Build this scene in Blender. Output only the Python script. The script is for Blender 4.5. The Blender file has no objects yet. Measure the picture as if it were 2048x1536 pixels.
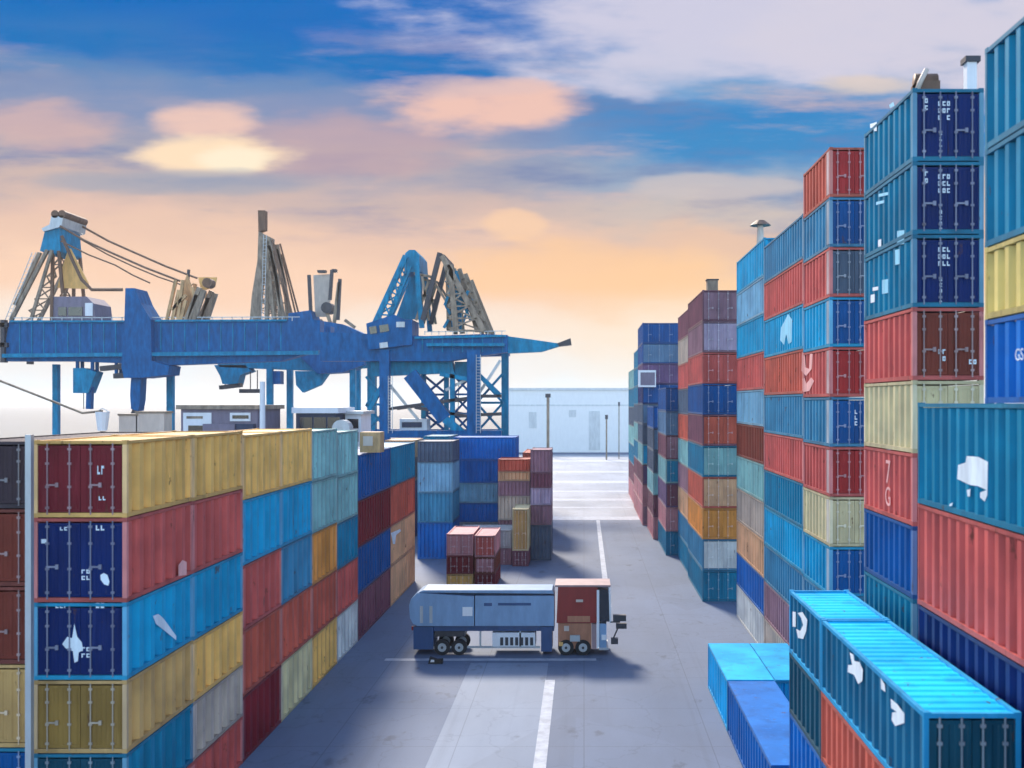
import bpy, math, random
from mathutils import Vector, Matrix
random.seed(7)
scene = bpy.context.scene
col = scene.collection
R = math.radians

# ------------------------------------------------------------------ camera
CAM_H = 16.8
F = 2048.0                      # focal length in photo pixels (photo is 2048 wide)
VX, VY = 1168.0, 805.0          # vanishing point of the lanes in the photo
cam = bpy.data.cameras.new("camera")
camo = bpy.data.objects.new("camera", cam)
col.objects.link(camo)
camo.location = (0, 0, CAM_H)
camo.rotation_euler = (R(90), 0, 0)
cam.sensor_width = 36
cam.lens = 36 * F / 2048
cam.shift_x = -(VX - 1024) / 2048
cam.shift_y = (VY - 768) / 2048
cam.clip_start = 0.5
cam.clip_end = 9000
cam.dof.use_dof = True
cam.dof.focus_distance = 75
cam.dof.aperture_fstop = 0.55
scene.camera = camo

def P(px, py, d):
    s = F / d
    return Vector(((px - VX) / s, d, CAM_H - (py - VY) / s))

def srgb(r, g, b):
    f = lambda c: (c / 255 / 12.92) if c / 255 <= 0.04045 else ((c / 255 + 0.055) / 1.055) ** 2.4
    return (f(r), f(g), f(b))

# ------------------------------------------------------------------ node helpers
def N(t, typ, **kw):
    n = t.nodes.new(typ)
    for k, v in kw.items():
        if k in n.bl_rna.properties.keys():
            setattr(n, k, v)
    return n

def put(t, sock, v):
    if hasattr(v, 'is_output') or isinstance(v, bpy.types.NodeSocket):
        t.links.new(v, sock)
    else:
        sock.default_value = v

def math_(t, op, a, b=None, c=None, clamp=False):
    n = t.nodes.new('ShaderNodeMath'); n.operation = op; n.use_clamp = clamp
    put(t, n.inputs[0], a)
    if b is not None: put(t, n.inputs[1], b)
    if c is not None: put(t, n.inputs[2], c)
    return n.outputs[0]

def sstep(t, v, a, b):
    n = t.nodes.new('ShaderNodeMapRange'); n.interpolation_type = 'SMOOTHSTEP'; n.clamp = True
    put(t, n.inputs['Value'], v)
    n.inputs['From Min'].default_value = a; n.inputs['From Max'].default_value = b
    return n.outputs['Result']

def mixc(t, f, a, b, mode='MIX'):
    n = t.nodes.new('ShaderNodeMix'); n.data_type = 'RGBA'; n.blend_type = mode
    put(t, n.inputs[0], f)
    for s, v in ((n.inputs[6], a), (n.inputs[7], b)):
        if isinstance(v, tuple) and len(v) == 3: v = (*v, 1)
        put(t, s, v)
    return n.outputs[2]

def noise(t, vec, scale, detail=3, rough=0.55):
    n = t.nodes.new('ShaderNodeTexNoise')
    if vec is not None: t.links.new(vec, n.inputs['Vector'])
    n.inputs['Scale'].default_value = scale
    n.inputs['Detail'].default_value = detail
    n.inputs['Roughness'].default_value = rough
    return n.outputs['Fac']

def mapping(t, vec, scale=(1, 1, 1)):
    n = t.nodes.new('ShaderNodeMapping'); n.inputs['Scale'].default_value = scale
    t.links.new(vec, n.inputs['Vector'])
    return n.outputs[0]

# ------------------------------------------------------------------ materials
def paint_material():
    """weathered container paint; its base colour is the object's own colour"""
    m = bpy.data.materials.new("weathered_paint"); m.use_nodes = True
    t = m.node_tree; t.nodes.clear()
    out = N(t, 'ShaderNodeOutputMaterial'); b = N(t, 'ShaderNodeBsdfPrincipled')
    t.links.new(b.outputs[0], out.inputs[0])
    oi = N(t, 'ShaderNodeObjectInfo'); tc = N(t, 'ShaderNodeTexCoord')
    off = t.nodes.new('ShaderNodeVectorMath'); off.operation = 'ADD'
    sc = t.nodes.new('ShaderNodeVectorMath'); sc.operation = 'SCALE'
    cx = N(t, 'ShaderNodeCombineXYZ')
    t.links.new(oi.outputs['Random'], cx.inputs[0]); t.links.new(oi.outputs['Random'], cx.inputs[1])
    t.links.new(oi.outputs['Random'], cx.inputs[2])
    t.links.new(cx.outputs[0], sc.inputs[0]); sc.inputs['Scale'].default_value = 57
    t.links.new(tc.outputs['Object'], off.inputs[0]); t.links.new(sc.outputs[0], off.inputs[1])
    v = off.outputs[0]
    base = oi.outputs['Color']
    n1 = noise(t, mapping(t, v, (0.35, 0.35, 0.5)), 1.0, 3)
    c = mixc(t, sstep(t, n1, 0.3, 0.7), mixc(t, 1.0, base, (0.80, 0.80, 0.82), 'MULTIPLY'), mixc(t, 1.0, base, (1.12, 1.12, 1.1), 'MULTIPLY'))
    st = noise(t, mapping(t, v, (1.7, 1.7, 0.16)), 1.6, 4, 0.6)
    c = mixc(t, math_(t, 'MULTIPLY', sstep(t, st, 0.56, 0.72), 0.30), c, mixc(t, 0.05, mixc(t, 1.0, base, (1.75, 1.75, 1.75), 'MULTIPLY'), (0.55, 0.62, 0.66)))
    ru = noise(t, mapping(t, v, (1.1, 1.1, 0.35)), 2.3, 6, 0.68)
    c = mixc(t, math_(t, 'MULTIPLY', sstep(t, ru, 0.625, 0.69), 0.75), c, (0.10, 0.045, 0.025))
    gr = noise(t, mapping(t, v, (0.9, 0.9, 0.12)), 1.1, 4)
    c = mixc(t, math_(t, 'MULTIPLY', sstep(t, gr, 0.48, 0.72), 0.55), c, mixc(t, 1.0, base, (0.5, 0.5, 0.52), 'MULTIPLY'))
    t.links.new(c, b.inputs['Base Color'])
    rr = math_(t, 'MULTIPLY_ADD', n1, 0.25, 0.36)
    t.links.new(rr, b.inputs['Roughness'])
    b.inputs['Specular IOR Level'].default_value = 0.16
    bp = N(t, 'ShaderNodeBump'); bp.inputs['Strength'].default_value = 0.12; bp.inputs['Distance'].default_value = 0.03
    t.links.new(noise(t, v, 3.0, 4), bp.inputs['Height']); t.links.new(bp.outputs[0], b.inputs['Normal'])
    return m

def ground_material(name, colour, var=0.16, rough=0.5, cracks=True):
    m = bpy.data.materials.new(name); m.use_nodes = True
    t = m.node_tree; t.nodes.clear()
    out = N(t, 'ShaderNodeOutputMaterial'); b = N(t, 'ShaderNodeBsdfPrincipled')
    t.links.new(b.outputs[0], out.inputs[0])
    tc = N(t, 'ShaderNodeTexCoord'); v = tc.outputs['Object']
    dark = tuple(c * (1 - var * 1.3) for c in colour); lite = tuple(c * (1 + var) for c in colour)
    c = mixc(t, sstep(t, noise(t, mapping(t, v, (0.16, 0.05, 1)), 1.0, 5, 0.6), 0.3, 0.7), dark, lite)
    ty = noise(t, mapping(t, v, (0.9, 0.012, 1)), 1.0, 4)          # tyre tracks along the lane
    c = mixc(t, math_(t, 'MULTIPLY', sstep(t, ty, 0.55, 0.75), 0.3), c, tuple(k * 0.5 for k in colour))
    c = mixc(t, math_(t, 'MULTIPLY', sstep(t, noise(t, v, 2.6, 6, 0.7), 0.55, 0.8), 0.3), c, tuple(k * 0.6 for k in colour))
    pt = N(t, 'ShaderNodeTexVoronoi'); pt.inputs['Scale'].default_value = 0.11
    t.links.new(mapping(t, v, (1, 0.5, 1)), pt.inputs['Vector'])
    sepc = N(t, 'ShaderNodeSeparateColor'); t.links.new(pt.outputs['Color'], sepc.inputs[0])
    c = mixc(t, math_(t, 'MULTIPLY', sstep(t, sepc.outputs[0], 0.45, 0.95), 0.22), c, tuple(k * 0.62 for k in colour))
    oil = noise(t, mapping(t, v, (0.55, 0.3, 1)), 1.0, 6, 0.62)
    c = mixc(t, math_(t, 'MULTIPLY', sstep(t, oil, 0.60, 0.70), 0.55), c, tuple(k * 0.38 for k in colour))
    vc = N(t, 'ShaderNodeTexVoronoi'); vc.feature = 'DISTANCE_TO_EDGE'; vc.inputs['Scale'].default_value = 0.16
    wv = t.nodes.new('ShaderNodeVectorMath'); wv.operation = 'ADD'; t.links.new(v, wv.inputs[0])
    nn = N(t, 'ShaderNodeTexNoise'); nn.inputs['Scale'].default_value = 0.7; nn.inputs['Detail'].default_value = 4; t.links.new(v, nn.inputs['Vector'])
    sv = t.nodes.new('ShaderNodeVectorMath'); sv.operation = 'SCALE'; sv.inputs['Scale'].default_value = 2.2
    t.links.new(nn.outputs['Color'], sv.inputs[0]); t.links.new(sv.outputs[0], wv.inputs[1]); t.links.new(wv.outputs[0], vc.inputs['Vector'])
    c = mixc(t, math_(t, 'MULTIPLY', sstep(t, vc.outputs['Distance'], 0.010, 0.002), 0.22), c, tuple(k * 0.4 for k in colour))
    if cracks:
        br = N(t, 'ShaderNodeTexBrick'); br.offset = 0.0
        t.links.new(mapping(t, v, (1, 1, 1)), br.inputs['Vector'])
        br.inputs['Scale'].default_value = 0.16; br.inputs['Mortar Size'].default_value = 0.004
        br.inputs['Brick Width'].default_value = 1.0; br.inputs['Row Height'].default_value = 1.0
        c = mixc(t, math_(t, 'MULTIPLY', br.outputs['Fac'], 0.45), c, tuple(k * 0.35 for k in colour))
    t.links.new(c, b.inputs['Base Color'])
    t.links.new(math_(t, 'MULTIPLY_ADD', noise(t, mapping(t, v, (0.08, 0.05, 1)), 1.0, 4), 0.25, rough - 0.1), b.inputs['Roughness'])
    b.inputs['Specular IOR Level'].default_value = 0.25
    bp = N(t, 'ShaderNodeBump'); bp.inputs['Strength'].default_value = 0.15; bp.inputs['Distance'].default_value = 0.01
    t.links.new(noise(t, v, 30, 3), bp.inputs['Height']); t.links.new(bp.outputs[0], b.inputs['Normal'])
    return m

def plain_material(name, colour, rough=0.5, var=0.15, metal=0.0, spec=0.5):
    m = bpy.data.materials.new(name); m.use_nodes = True
    t = m.node_tree; t.nodes.clear()
    out = N(t, 'ShaderNodeOutputMaterial'); b = N(t, 'ShaderNodeBsdfPrincipled')
    t.links.new(b.outputs[0], out.inputs[0])
    tc = N(t, 'ShaderNodeTexCoord')
    n = noise(t, mapping(t, tc.outputs['Object'], (1, 1, 0.3)), 1.3, 5, 0.65)
    c = mixc(t, sstep(t, n, 0.3, 0.72), tuple(k * (1 - var) for k in colour), tuple(min(1, k * (1 + var)) for k in colour))
    t.links.new(c, b.inputs['Base Color'])
    b.inputs['Roughness'].default_value = rough; b.inputs['Metallic'].default_value = metal
    b.inputs['Specular IOR Level'].default_value = spec
    return m

PAINT = paint_material()
M = dict(
    ground=ground_material("port_concrete", (0.105, 0.145, 0.222), 0.10, 0.7),
    lane=ground_material("lane_concrete", (0.185, 0.235, 0.315), 0.10, 0.7),
    far=ground_material("quay_concrete", (0.30, 0.33, 0.38), 0.12, 0.4),
    line=plain_material("line_paint", (0.32, 0.36, 0.43), 0.7, 0.22),
    glass=plain_material("dark_glass", (0.015, 0.02, 0.03), 0.08, 0.1, 0, 0.8),
    rubber=plain_material("black_rubber", (0.018, 0.018, 0.02), 0.8, 0.2),
    steel=plain_material("galvanised_steel", (0.45, 0.48, 0.50), 0.4, 0.15, 0.4),
    dsteel=plain_material("dark_steel", (0.05, 0.05, 0.06), 0.5, 0.2, 0.3),
    hall=plain_material("hall_white_hazed", (0.94, 0.92, 0.88), 0.7, 0.03),  # pale hall, whitened further: distant haze put into its colour
    hallgrey=plain_material("hall_pale_grey", (0.70, 0.71, 0.69), 0.7, 0.1),
    white=plain_material("white_paint", (0.78, 0.79, 0.80), 0.5, 0.06),
    mark=plain_material("white_lettering", (0.72, 0.80, 0.84), 0.6, 0.18),
    pale=plain_material("pale_blue_lettering", (0.25, 0.62, 0.80), 0.6, 0.2),
    pink=plain_material("pink_lettering_highlight", (0.85, 0.42, 0.38), 0.6, 0.18),
    crane=plain_material("crane_blue_paint", (0.0, 0.108, 0.29), 0.5, 0.3, 0, 0.12),
    crane_lt=plain_material("crane_teal_paint", (0.0, 0.22, 0.38), 0.5, 0.3, 0, 0.12),
    brown=plain_material("brown_steel", (0.16, 0.085, 0.05), 0.6, 0.3),
    taupe=plain_material("grey_brown_steel", (0.27, 0.205, 0.145), 0.6, 0.4),
    ochre=plain_material("ochre_panel", (0.85, 0.48, 0.15), 0.6, 0.15),
    tan=plain_material("tan_steel", (0.55, 0.33, 0.15), 0.6, 0.35),
    wall=plain_material("purple_grey_wall", (0.20, 0.17, 0.22), 0.7, 0.12),
    navywall=plain_material("navy_wall", (0.015, 0.03, 0.075), 0.5, 0.15),
    beige=plain_material("beige_panel", (0.60, 0.50, 0.42), 0.6, 0.12),
    cabred=plain_material("cab_red_paint", (0.26, 0.018, 0.015), 0.3, 0.15),
    trucktop=plain_material("dusty_rose_paint", (0.34, 0.22, 0.22), 0.5, 0.15),
    cablow=plain_material("cab_copper_paint", (0.42, 0.17, 0.09), 0.35, 0.2),
    trail=plain_material("trailer_blue_paint", (0.20, 0.33, 0.50), 0.4, 0.12),
    trail2=plain_material("trailer_dark_blue_paint", (0.02, 0.07, 0.19), 0.4, 0.12),
)

# ------------------------------------------------------------------ mesh helper
class MB:
    def __init__(s): s.v = []; s.f = []
    def box(s, x0, x1, y0, y1, z0, z1):
        n = len(s.v)
        s.v += [(x0, y0, z0), (x1, y0, z0), (x1, y1, z0), (x0, y1, z0), (x0, y0, z1), (x1, y0, z1), (x1, y1, z1), (x0, y1, z1)]
        s.f += [tuple(n + i for i in q) for q in ((0, 3, 2, 1), (4, 5, 6, 7), (0, 1, 5, 4), (1, 2, 6, 5), (2, 3, 7, 6), (3, 0, 4, 7))]
        return s
    def bar(s, p, q, w, h=None, up=(0, 1, 0)):
        h = h or w; p = Vector(p); q = Vector(q); d = (q - p).normalized(); u = Vector(up)
        if abs(d.dot(u)) > 0.98: u = Vector((1, 0, 0))
        a = d.cross(u).normalized(); b = d.cross(a).normalized(); n = len(s.v)
        for o in (p, q):
            for i, j in ((-1, -1), (1, -1), (1, 1), (-1, 1)):
                s.v.append(tuple(o + a * (i * w / 2) + b * (j * h / 2)))
        s.f += [tuple(n + i for i in k) for k in ((0, 1, 2, 3), (7, 6, 5, 4), (0, 4, 5, 1), (1, 5, 6, 2), (2, 6, 7, 3), (3, 7, 4, 0))]
        return s
    def tube(s, pts, r, k=8, r2=None):
        pts = [Vector(p) for p in pts]; n0 = len(s.v); m = len(pts)
        for i, p in enumerate(pts):
            d = (pts[min(i + 1, m - 1)] - pts[max(i - 1, 0)]).normalized()
            u = Vector((0, 1, 0)) if abs(d.y) < 0.9 else Vector((1, 0, 0))
            a = d.cross(u).normalized(); b = d.cross(a).normalized()
            rr = r if r2 is None else r + (r2 - r) * i / (m - 1)
            for j in range(k):
                an = 2 * math.pi * j / k
                s.v.append(tuple(p + a * (rr * math.cos(an)) + b * (rr * math.sin(an))))
        for i in range(m - 1):
            for j in range(k):
                j2 = (j + 1) % k
                s.f.append((n0 + i * k + j, n0 + i * k + j2, n0 + (i + 1) * k + j2, n0 + (i + 1) * k + j))
        s.f.append(tuple(n0 + j for j in reversed(range(k))))
        s.f.append(tuple(n0 + (m - 1) * k + j for j in range(k)))
        return s
    def prism(s, pts, y0, y1):
        """polygon in x,z extruded along y"""
        n = len(s.v); k = len(pts)
        s.v += [(x, y0, z) for x, z in pts] + [(x, y1, z) for x, z in pts]
        s.f.append(tuple(range(n, n + k))); s.f.append(tuple(reversed(range(n + k, n + 2 * k))))
        for i in range(k):
            j = (i + 1) % k
            s.f.append((n + j, n + i, n + k + i, n + k + j))
        return s
    def corr(s, axis, base, inward, a0, a1, z0, z1, pitch=0.68, depth=0.13):
        """corrugated sheet: axis 'y' = wall running along y at x=base; 'x' = wall along x at y=base; 'r' = roof (along y, spanning z0..z1 in x, at z=base)"""
        k = max(2, round((a1 - a0) / pitch)); p = (a1 - a0) / k; pts = []
        for i in range(k):
            o = a0 + i * p
            pts += [(o, 0), (o + .34 * p, 0), (o + .5 * p, 1), (o + .84 * p, 1)]
        pts.append((a1, 0)); n = len(s.v)
        for a, dd in pts:
            c = base + inward * depth * dd
            for z in (z0, z1):
                s.v.append((c, a, z) if axis == 'y' else (a, c, z) if axis == 'x' else (z, a, c))
        for i in range(len(pts) - 1):
            q = (n + 2 * i, n + 2 * i + 2, n + 2 * i + 3, n + 2 * i + 1)
            s.f.append(q if True else q[::-1])
        return s
    def mesh(s, name, mat):
        me = bpy.data.meshes.new(name); me.from_pydata(s.v, [], s.f); me.update()
        me.materials.append(mat)
        return me
    def build(s, name, mat, parent=None, smooth=False):
        me = s.mesh(name, mat)
        if smooth:
            for p in me.polygons: p.use_smooth = True
        return link(name, me, parent)

def link(name, data, parent=None, colour=None):
    o = bpy.data.objects.new(name, data); col.objects.link(o)
    if parent: o.parent = parent
    if colour: o.color = (*colour, 1)
    return o

def tag(o, label, cat, group=None, kind=None):
    o['label'] = label; o['category'] = cat
    if group: o['group'] = group
    if kind: o['kind'] = kind
    return o

def thing(name, label, cat, loc, group=None, rotz=0):
    o = bpy.data.objects.new(name, None); col.objects.link(o)
    o.location = loc; o.rotation_euler = (0, 0, rotz); o.empty_display_size = 0.5
    return tag(o, label, cat, group)

def struct(name, mb, mat):
    o = mb.build(name, mat); o['kind'] = 'structure'
    return o

# ------------------------------------------------------------------ ground
struct('ground', MB().box(-2400, 2400, -300, 4000, -0.6, 0), M['ground'])
wm = bpy.data.materials.new('harbour_water'); wm.use_nodes = True
_t = wm.node_tree; _b = _t.nodes['Principled BSDF']
_b.inputs['Base Color'].default_value = (0.03, 0.07, 0.10, 1); _b.inputs['Roughness'].default_value = 0.12
_bp = _t.nodes.new('ShaderNodeBump'); _bp.inputs['Strength'].default_value = 0.25; _bp.inputs['Distance'].default_value = 0.3
_tc = _t.nodes.new('ShaderNodeTexCoord')
_t.links.new(noise(_t, mapping(_t, _tc.outputs['Object'], (0.12, 0.4, 1)), 1.0, 4), _bp.inputs['Height']); _t.links.new(_bp.outputs[0], _b.inputs['Normal'])
def sheet(x0, x1, y0, y1, z):
    m = MB(); m.v = [(x0, y0, z), (x1, y0, z), (x1, y1, z), (x0, y1, z)]; m.f = [(0, 1, 2, 3)]
    return m
struct('lane', sheet(-7.3, -2.3, 5, 66, 0.004), M['lane'])
struct('quay_apron', sheet(-60, 60, 148, 330, 0.004), M['far'])
_o = sheet(-2380, -30, 262, 3980, 0.02).build('water', wm); _o['kind'] = 'structure'
_o = sheet(-30, 2380, 400, 3980, 0.02).build('water', wm); _o['kind'] = 'structure'
def marking(name, x0, x1, y0, y1, label, group=None, z=0.008):
    o = sheet(x0, x1, y0, y1, z).build(name, M['line']); o['kind'] = 'structure'
    return o
marking('road_marking', -2.35, -1.75, 30, 62, '')
marking('road_marking', 1.75, 2.25, 84, 146, '')
marking('road_marking', -13, 0.8, 66.6, 67.2, '')
for y, w, x0, x1 in ((146.5, 4.2, -7, 13), (163, 1.8, -8, 12), (175, 4.0, -8, 13), (192, 3.0, -8, 14), (213, 7, -9, 14), (245, 6, -12, 16), (290, 9, -14, 18)):
    marking('road_marking', x0, x1, y, y + w, '')

# ------------------------------------------------------------------ containers
C = {
    'ochre': (0.95, 0.54, 0.15), 'tan': (0.70, 0.42, 0.15), 'olive': (0.34, 0.20, 0.05), 'cream': (0.78, 0.66, 0.37),
    'pale yellow': (0.76, 0.60, 0.20), 'peach': (0.78, 0.44, 0.24), 'orange': (0.80, 0.32, 0.07),
    'salmon': (0.66, 0.125, 0.105), 'red': (0.46, 0.035, 0.035), 'brick': (0.60, 0.12, 0.075), 'maroon': (0.22, 0.018, 0.028),
    'rust': (0.24, 0.048, 0.03), 'pink': (0.64, 0.27, 0.28), 'plum': (0.24, 0.085, 0.12), 'mauve': (0.34, 0.18, 0.22), 'dusk purple': (0.18, 0.10, 0.21),
    'navy': (0.0, 0.020, 0.135), 'blue': (0.0, 0.10, 0.33), 'royal blue': (0.0, 0.155, 0.52), 'cyan': (0.0, 0.36, 0.60),
    'sky blue': (0.0, 0.42, 0.80), 'teal': (0.0, 0.225, 0.37), 'dark teal': (0.004, 0.08, 0.13), 'pale teal': (0.27, 0.52, 0.50),
    'pale blue': (0.22, 0.45, 0.60), 'slate': (0.10, 0.14, 0.20), 'grey blue': (0.12, 0.23, 0.36), 'steel blue': (0.05, 0.26, 0.42),
    'white': (0.72, 0.72, 0.68), 'light grey': (0.47, 0.47, 0.48), 'beige': (0.56, 0.45, 0.36), 'brown': (0.18, 0.085, 0.05), 'dark': (0.06, 0.04, 0.05),
    'lilac': (0.48, 0.37, 0.48),
}
_cache = {}
def cached(key, fn):
    if key not in _cache: _cache[key] = fn()
    return _cache[key]

def body_mesh(W, L, H, doors):
    bold = W == 3.25
    def f():
        m = MB(); g = 0.02
        m.corr('y', -W / 2 + g, +1, 0.12, L - 0.12, 0.16, H - 0.16, .9 if bold else .68, .2 if bold else .13)
        m.corr('y', W / 2 - g, -1, 0.12, L - 0.12, 0.16, H - 0.16, .9 if bold else .68, .2 if bold else .13)
        m.corr('x', L - g, -1, -W / 2 + .12, W / 2 - .12, .16, H - .16)
        if not doors: m.corr('x', g, +1, -W / 2 + .12, W / 2 - .12, .16, H - .16, 0.42)
        m.box(-W / 2 + .13, W / 2 - .13, .13, L - .13, .10, .14)
        return m.mesh('container_body', PAINT)
    return cached(('b', W, L, H, doors), f)

def frame_mesh(W, L, H):
    def f():
        m = MB(); a = 0.12; t = H - 0.02
        for x in (-1, 1):
            x0, x1 = (-W / 2, -W / 2 + a) if x < 0 else (W / 2 - a, W / 2)
            for y0, y1 in ((0, a), (L - a, L)): m.box(x0, x1, y0, y1, 0.14, t - 0.12)
            m.box(x0, x1, 0.17, L - 0.17, 0.012, 0.16); m.box(x0, x1, 0.17, L - 0.17, t - .12, t - 0.01)
            xc0, xc1 = (-W / 2 - .006, -W / 2 + .17) if x < 0 else (W / 2 - .17, W / 2 + .006)
            for y0, y1 in ((-.006, .17), (L - .17, L + .006)):
                m.box(xc0, xc1, y0, y1, 0, .14); m.box(xc0, xc1, y0, y1, t - .12, t + 0.017)
        for y0, y1 in ((0, a), (L - a, L)):
            m.box(-W / 2 + .17, W / 2 - .17, y0, y1, .012, .16); m.box(-W / 2 + .17, W / 2 - .17, y0, y1, t - .12, t - .01)
        return m.mesh('container_frame', PAINT)
    return cached(('f', W, L, H), f)

def roof_mesh(W, L, H):
    def f():
        m = MB(); z = H - 0.075
        m.corr('r', z, -1, .13, L - .13, -W / 2 + .12, W / 2 - .12, 0.5, 0.035)
        return m.mesh('container_roof', PAINT)
    return cached(('r', W, L, H), f)

def door_mesh(W, H):
    def f():
        w = W / 2 - 0.14; m = MB(); z0, z1 = .18, H - .20
        m.box(0, w, .06, .10, z0, z1)
        m.box(0.0, .07, .035, .06, z0, z1); m.box(w - .07, w, .035, .06, z0, z1)
        m.box(.07, w - .07, .035, .06, z0, z0 + .1); m.box(.07, w - .07, .035, .06, z1 - .1, z1)
        m.corr('x', .03, +1, .07, w - .07, z0 + .1, z1 - .1, 0.30, 0.028)
        return m.mesh('container_door', PAINT)
    return cached(('d', W, H), f)

def rod_mesh(H):
    def f():
        m = MB(); m.tube([(0, 0, .10), (0, 0, H - .12)], .026, 6)
        for z in (.3, H * .38, H * .68, H - .36): m.box(-.06, .06, -.03, .03, z, z + .08)
        return m.mesh('locking_bar', PAINT)
    return cached(('rod', H), f)
def handle_mesh():
    return cached('handle', lambda: MB().box(-.02, .36, -.05, -.02, -.03, .03).box(.30, .40, -.06, 0.0, -.08, .08).mesh('handle', PAINT))

def tint(c, k, w=0.0):
    return tuple(min(1, x * k * (1 - w) + w * 0.6) for x in c)

def con(x0, y0, z0, W, L, H, side, label, group, door=None, roof=True, posts=False, rod=None):
    W = round(W, 3); L = round(L, 3); H = round(H, 3)
    root = thing('shipping_container', label, 'container', (x0 + W / 2, y0, z0), group)
    sc = C[side]; k = random.uniform(0.92, 1.08); sc = tint(sc, k)
    dc = tint(C[door], 0.80) if door else sc  # doors darkened: shade of the camera-facing ends put into the colour
    link('body', body_mesh(W, L, H, bool(door)), root, sc)
    fr = link('frame', frame_mesh(W, L, H), root, tint(sc, 0.72, 0.03))
    if roof == 'flat': link('roof', cached(('rf', W, L, H), lambda: MB().box(-W / 2 + .02, W / 2 - .02, .02, L - .02, H - .02, H + .03).mesh('container_roof', PAINT)), root, sc)
    elif roof: link('roof', roof_mesh(W, L, H), root, tint(sc, 1.0))
    if door:
        rc = rod or tint(dc, 1.3, 0.40)
        w = W / 2 - 0.14
        for x in (-W / 2 + .13, .01):
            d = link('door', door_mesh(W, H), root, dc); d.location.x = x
            for fx in (0.24, 0.76):
                r = link('locking_bar', rod_mesh(H), d, rc); r.location = (w * fx, .0, 0)
            h = link('handle', handle_mesh(), d, rc); h.location = (w * .24, 0.0, H * .42)
    if posts:
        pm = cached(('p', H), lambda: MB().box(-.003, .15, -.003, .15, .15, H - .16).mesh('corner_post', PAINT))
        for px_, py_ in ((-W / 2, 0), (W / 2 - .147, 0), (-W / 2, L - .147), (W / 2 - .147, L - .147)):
            p = link('corner_post', pm, root, tint(C[side], 1.0, 0.22)); p.location = (px_, py_, 0)  # posts paler than the walls: edge highlights put into their colour
        if posts == 'wide':
            p = MB().box(-W / 2 - .012, -W / 2 + .015, .16, .62, .17, H - .17).build('lit_edge_strip', PAINT, root)  # pale strip added beside the post, painting a lit corner edge
            p.color = (*tint(C[side], 0.8, 0.6), 1)
    return root

ORD = ['top', 'second from top', 'third from top', 'fourth from top', 'fifth from top', 'sixth from top', 'seventh from top',
       'eighth from top', 'ninth from top', 'tenth from top', 'eleventh from top', 'bottom']
def article_name(c):
    return c
def stack(x0, y0, W, L, layers, phrase, group, H=None, ground=0.0, roof_all=False, posts=False):
    """layers listed from the top: (side, door or None, height)"""
    hs = [l[2] if len(l) > 2 else H for l in layers]
    z = ground + sum(hs); res = []
    for i, l in enumerate(layers):
        z -= hs[i]
        side, door = l[0], l[1]
        d = side if not door or door == side else f'{side} container with {door} doors'
        w = 'bottom' if i == len(layers) - 1 and i > 0 else ORD[i]
        lab = f'{side} ribbed container' if d == side else d
        lab = f'{lab}, {w} in {phrase}'
        res.append(con(x0, y0, max(z, ground), W, L, hs[i] , side, lab, group, door, roof=(i == 0 or roof_all), posts=posts))
    return res

GL = 'containers stacked along the left of the road'
GR = 'containers stacked along the right of the road'
GE = 'containers stacked behind the left row'
LW = 3.25; LX = -15.9 - LW
# --- left row, front to back
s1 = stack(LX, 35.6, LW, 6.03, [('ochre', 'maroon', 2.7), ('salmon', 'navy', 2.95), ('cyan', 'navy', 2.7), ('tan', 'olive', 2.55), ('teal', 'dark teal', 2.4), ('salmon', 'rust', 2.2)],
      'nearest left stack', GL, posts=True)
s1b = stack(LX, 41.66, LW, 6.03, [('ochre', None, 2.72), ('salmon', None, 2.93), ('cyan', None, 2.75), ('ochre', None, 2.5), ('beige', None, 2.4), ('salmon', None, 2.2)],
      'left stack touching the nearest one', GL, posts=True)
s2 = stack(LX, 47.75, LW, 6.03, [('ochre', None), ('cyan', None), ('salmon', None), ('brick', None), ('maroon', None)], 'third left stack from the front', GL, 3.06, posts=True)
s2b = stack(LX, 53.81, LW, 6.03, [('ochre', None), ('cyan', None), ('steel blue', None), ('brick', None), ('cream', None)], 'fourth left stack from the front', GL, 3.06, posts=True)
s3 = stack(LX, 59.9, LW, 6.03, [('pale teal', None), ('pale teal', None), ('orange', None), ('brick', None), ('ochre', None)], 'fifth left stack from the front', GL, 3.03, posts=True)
s3b = stack(LX, 65.96, LW, 6.03, [('pale teal', None), ('pale teal', None), ('teal', None), ('salmon', None), ('white', None)], 'sixth left stack from the front', GL, 2.98)
s4 = stack(LX, 72.05, LW, 12.1, [('blue', None), ('maroon', None), ('blue', None), ('plum', None)], 'seventh left stack from the front', GL, 3.28)
s5 = stack(LX, 84.2, LW, 12.1, [('teal', None), ('brick', None), ('peach', None), ('peach', None)], 'last left stack along the road', GL, 3.28)
# second row of the left block (mostly hidden): its door ends at the left edge and its roofs
stack(-22.75, 36.2, LW, 12.1, [('dark', 'dark', 2.4), ('rust', 'rust', 2.75), ('rust', 'rust', 2.75), ('tan', 'tan', 2.95), ('teal', 'blue', 2.4), ('brown', 'brown', 2.2)], 'stack cut by left picture edge', GL)

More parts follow.
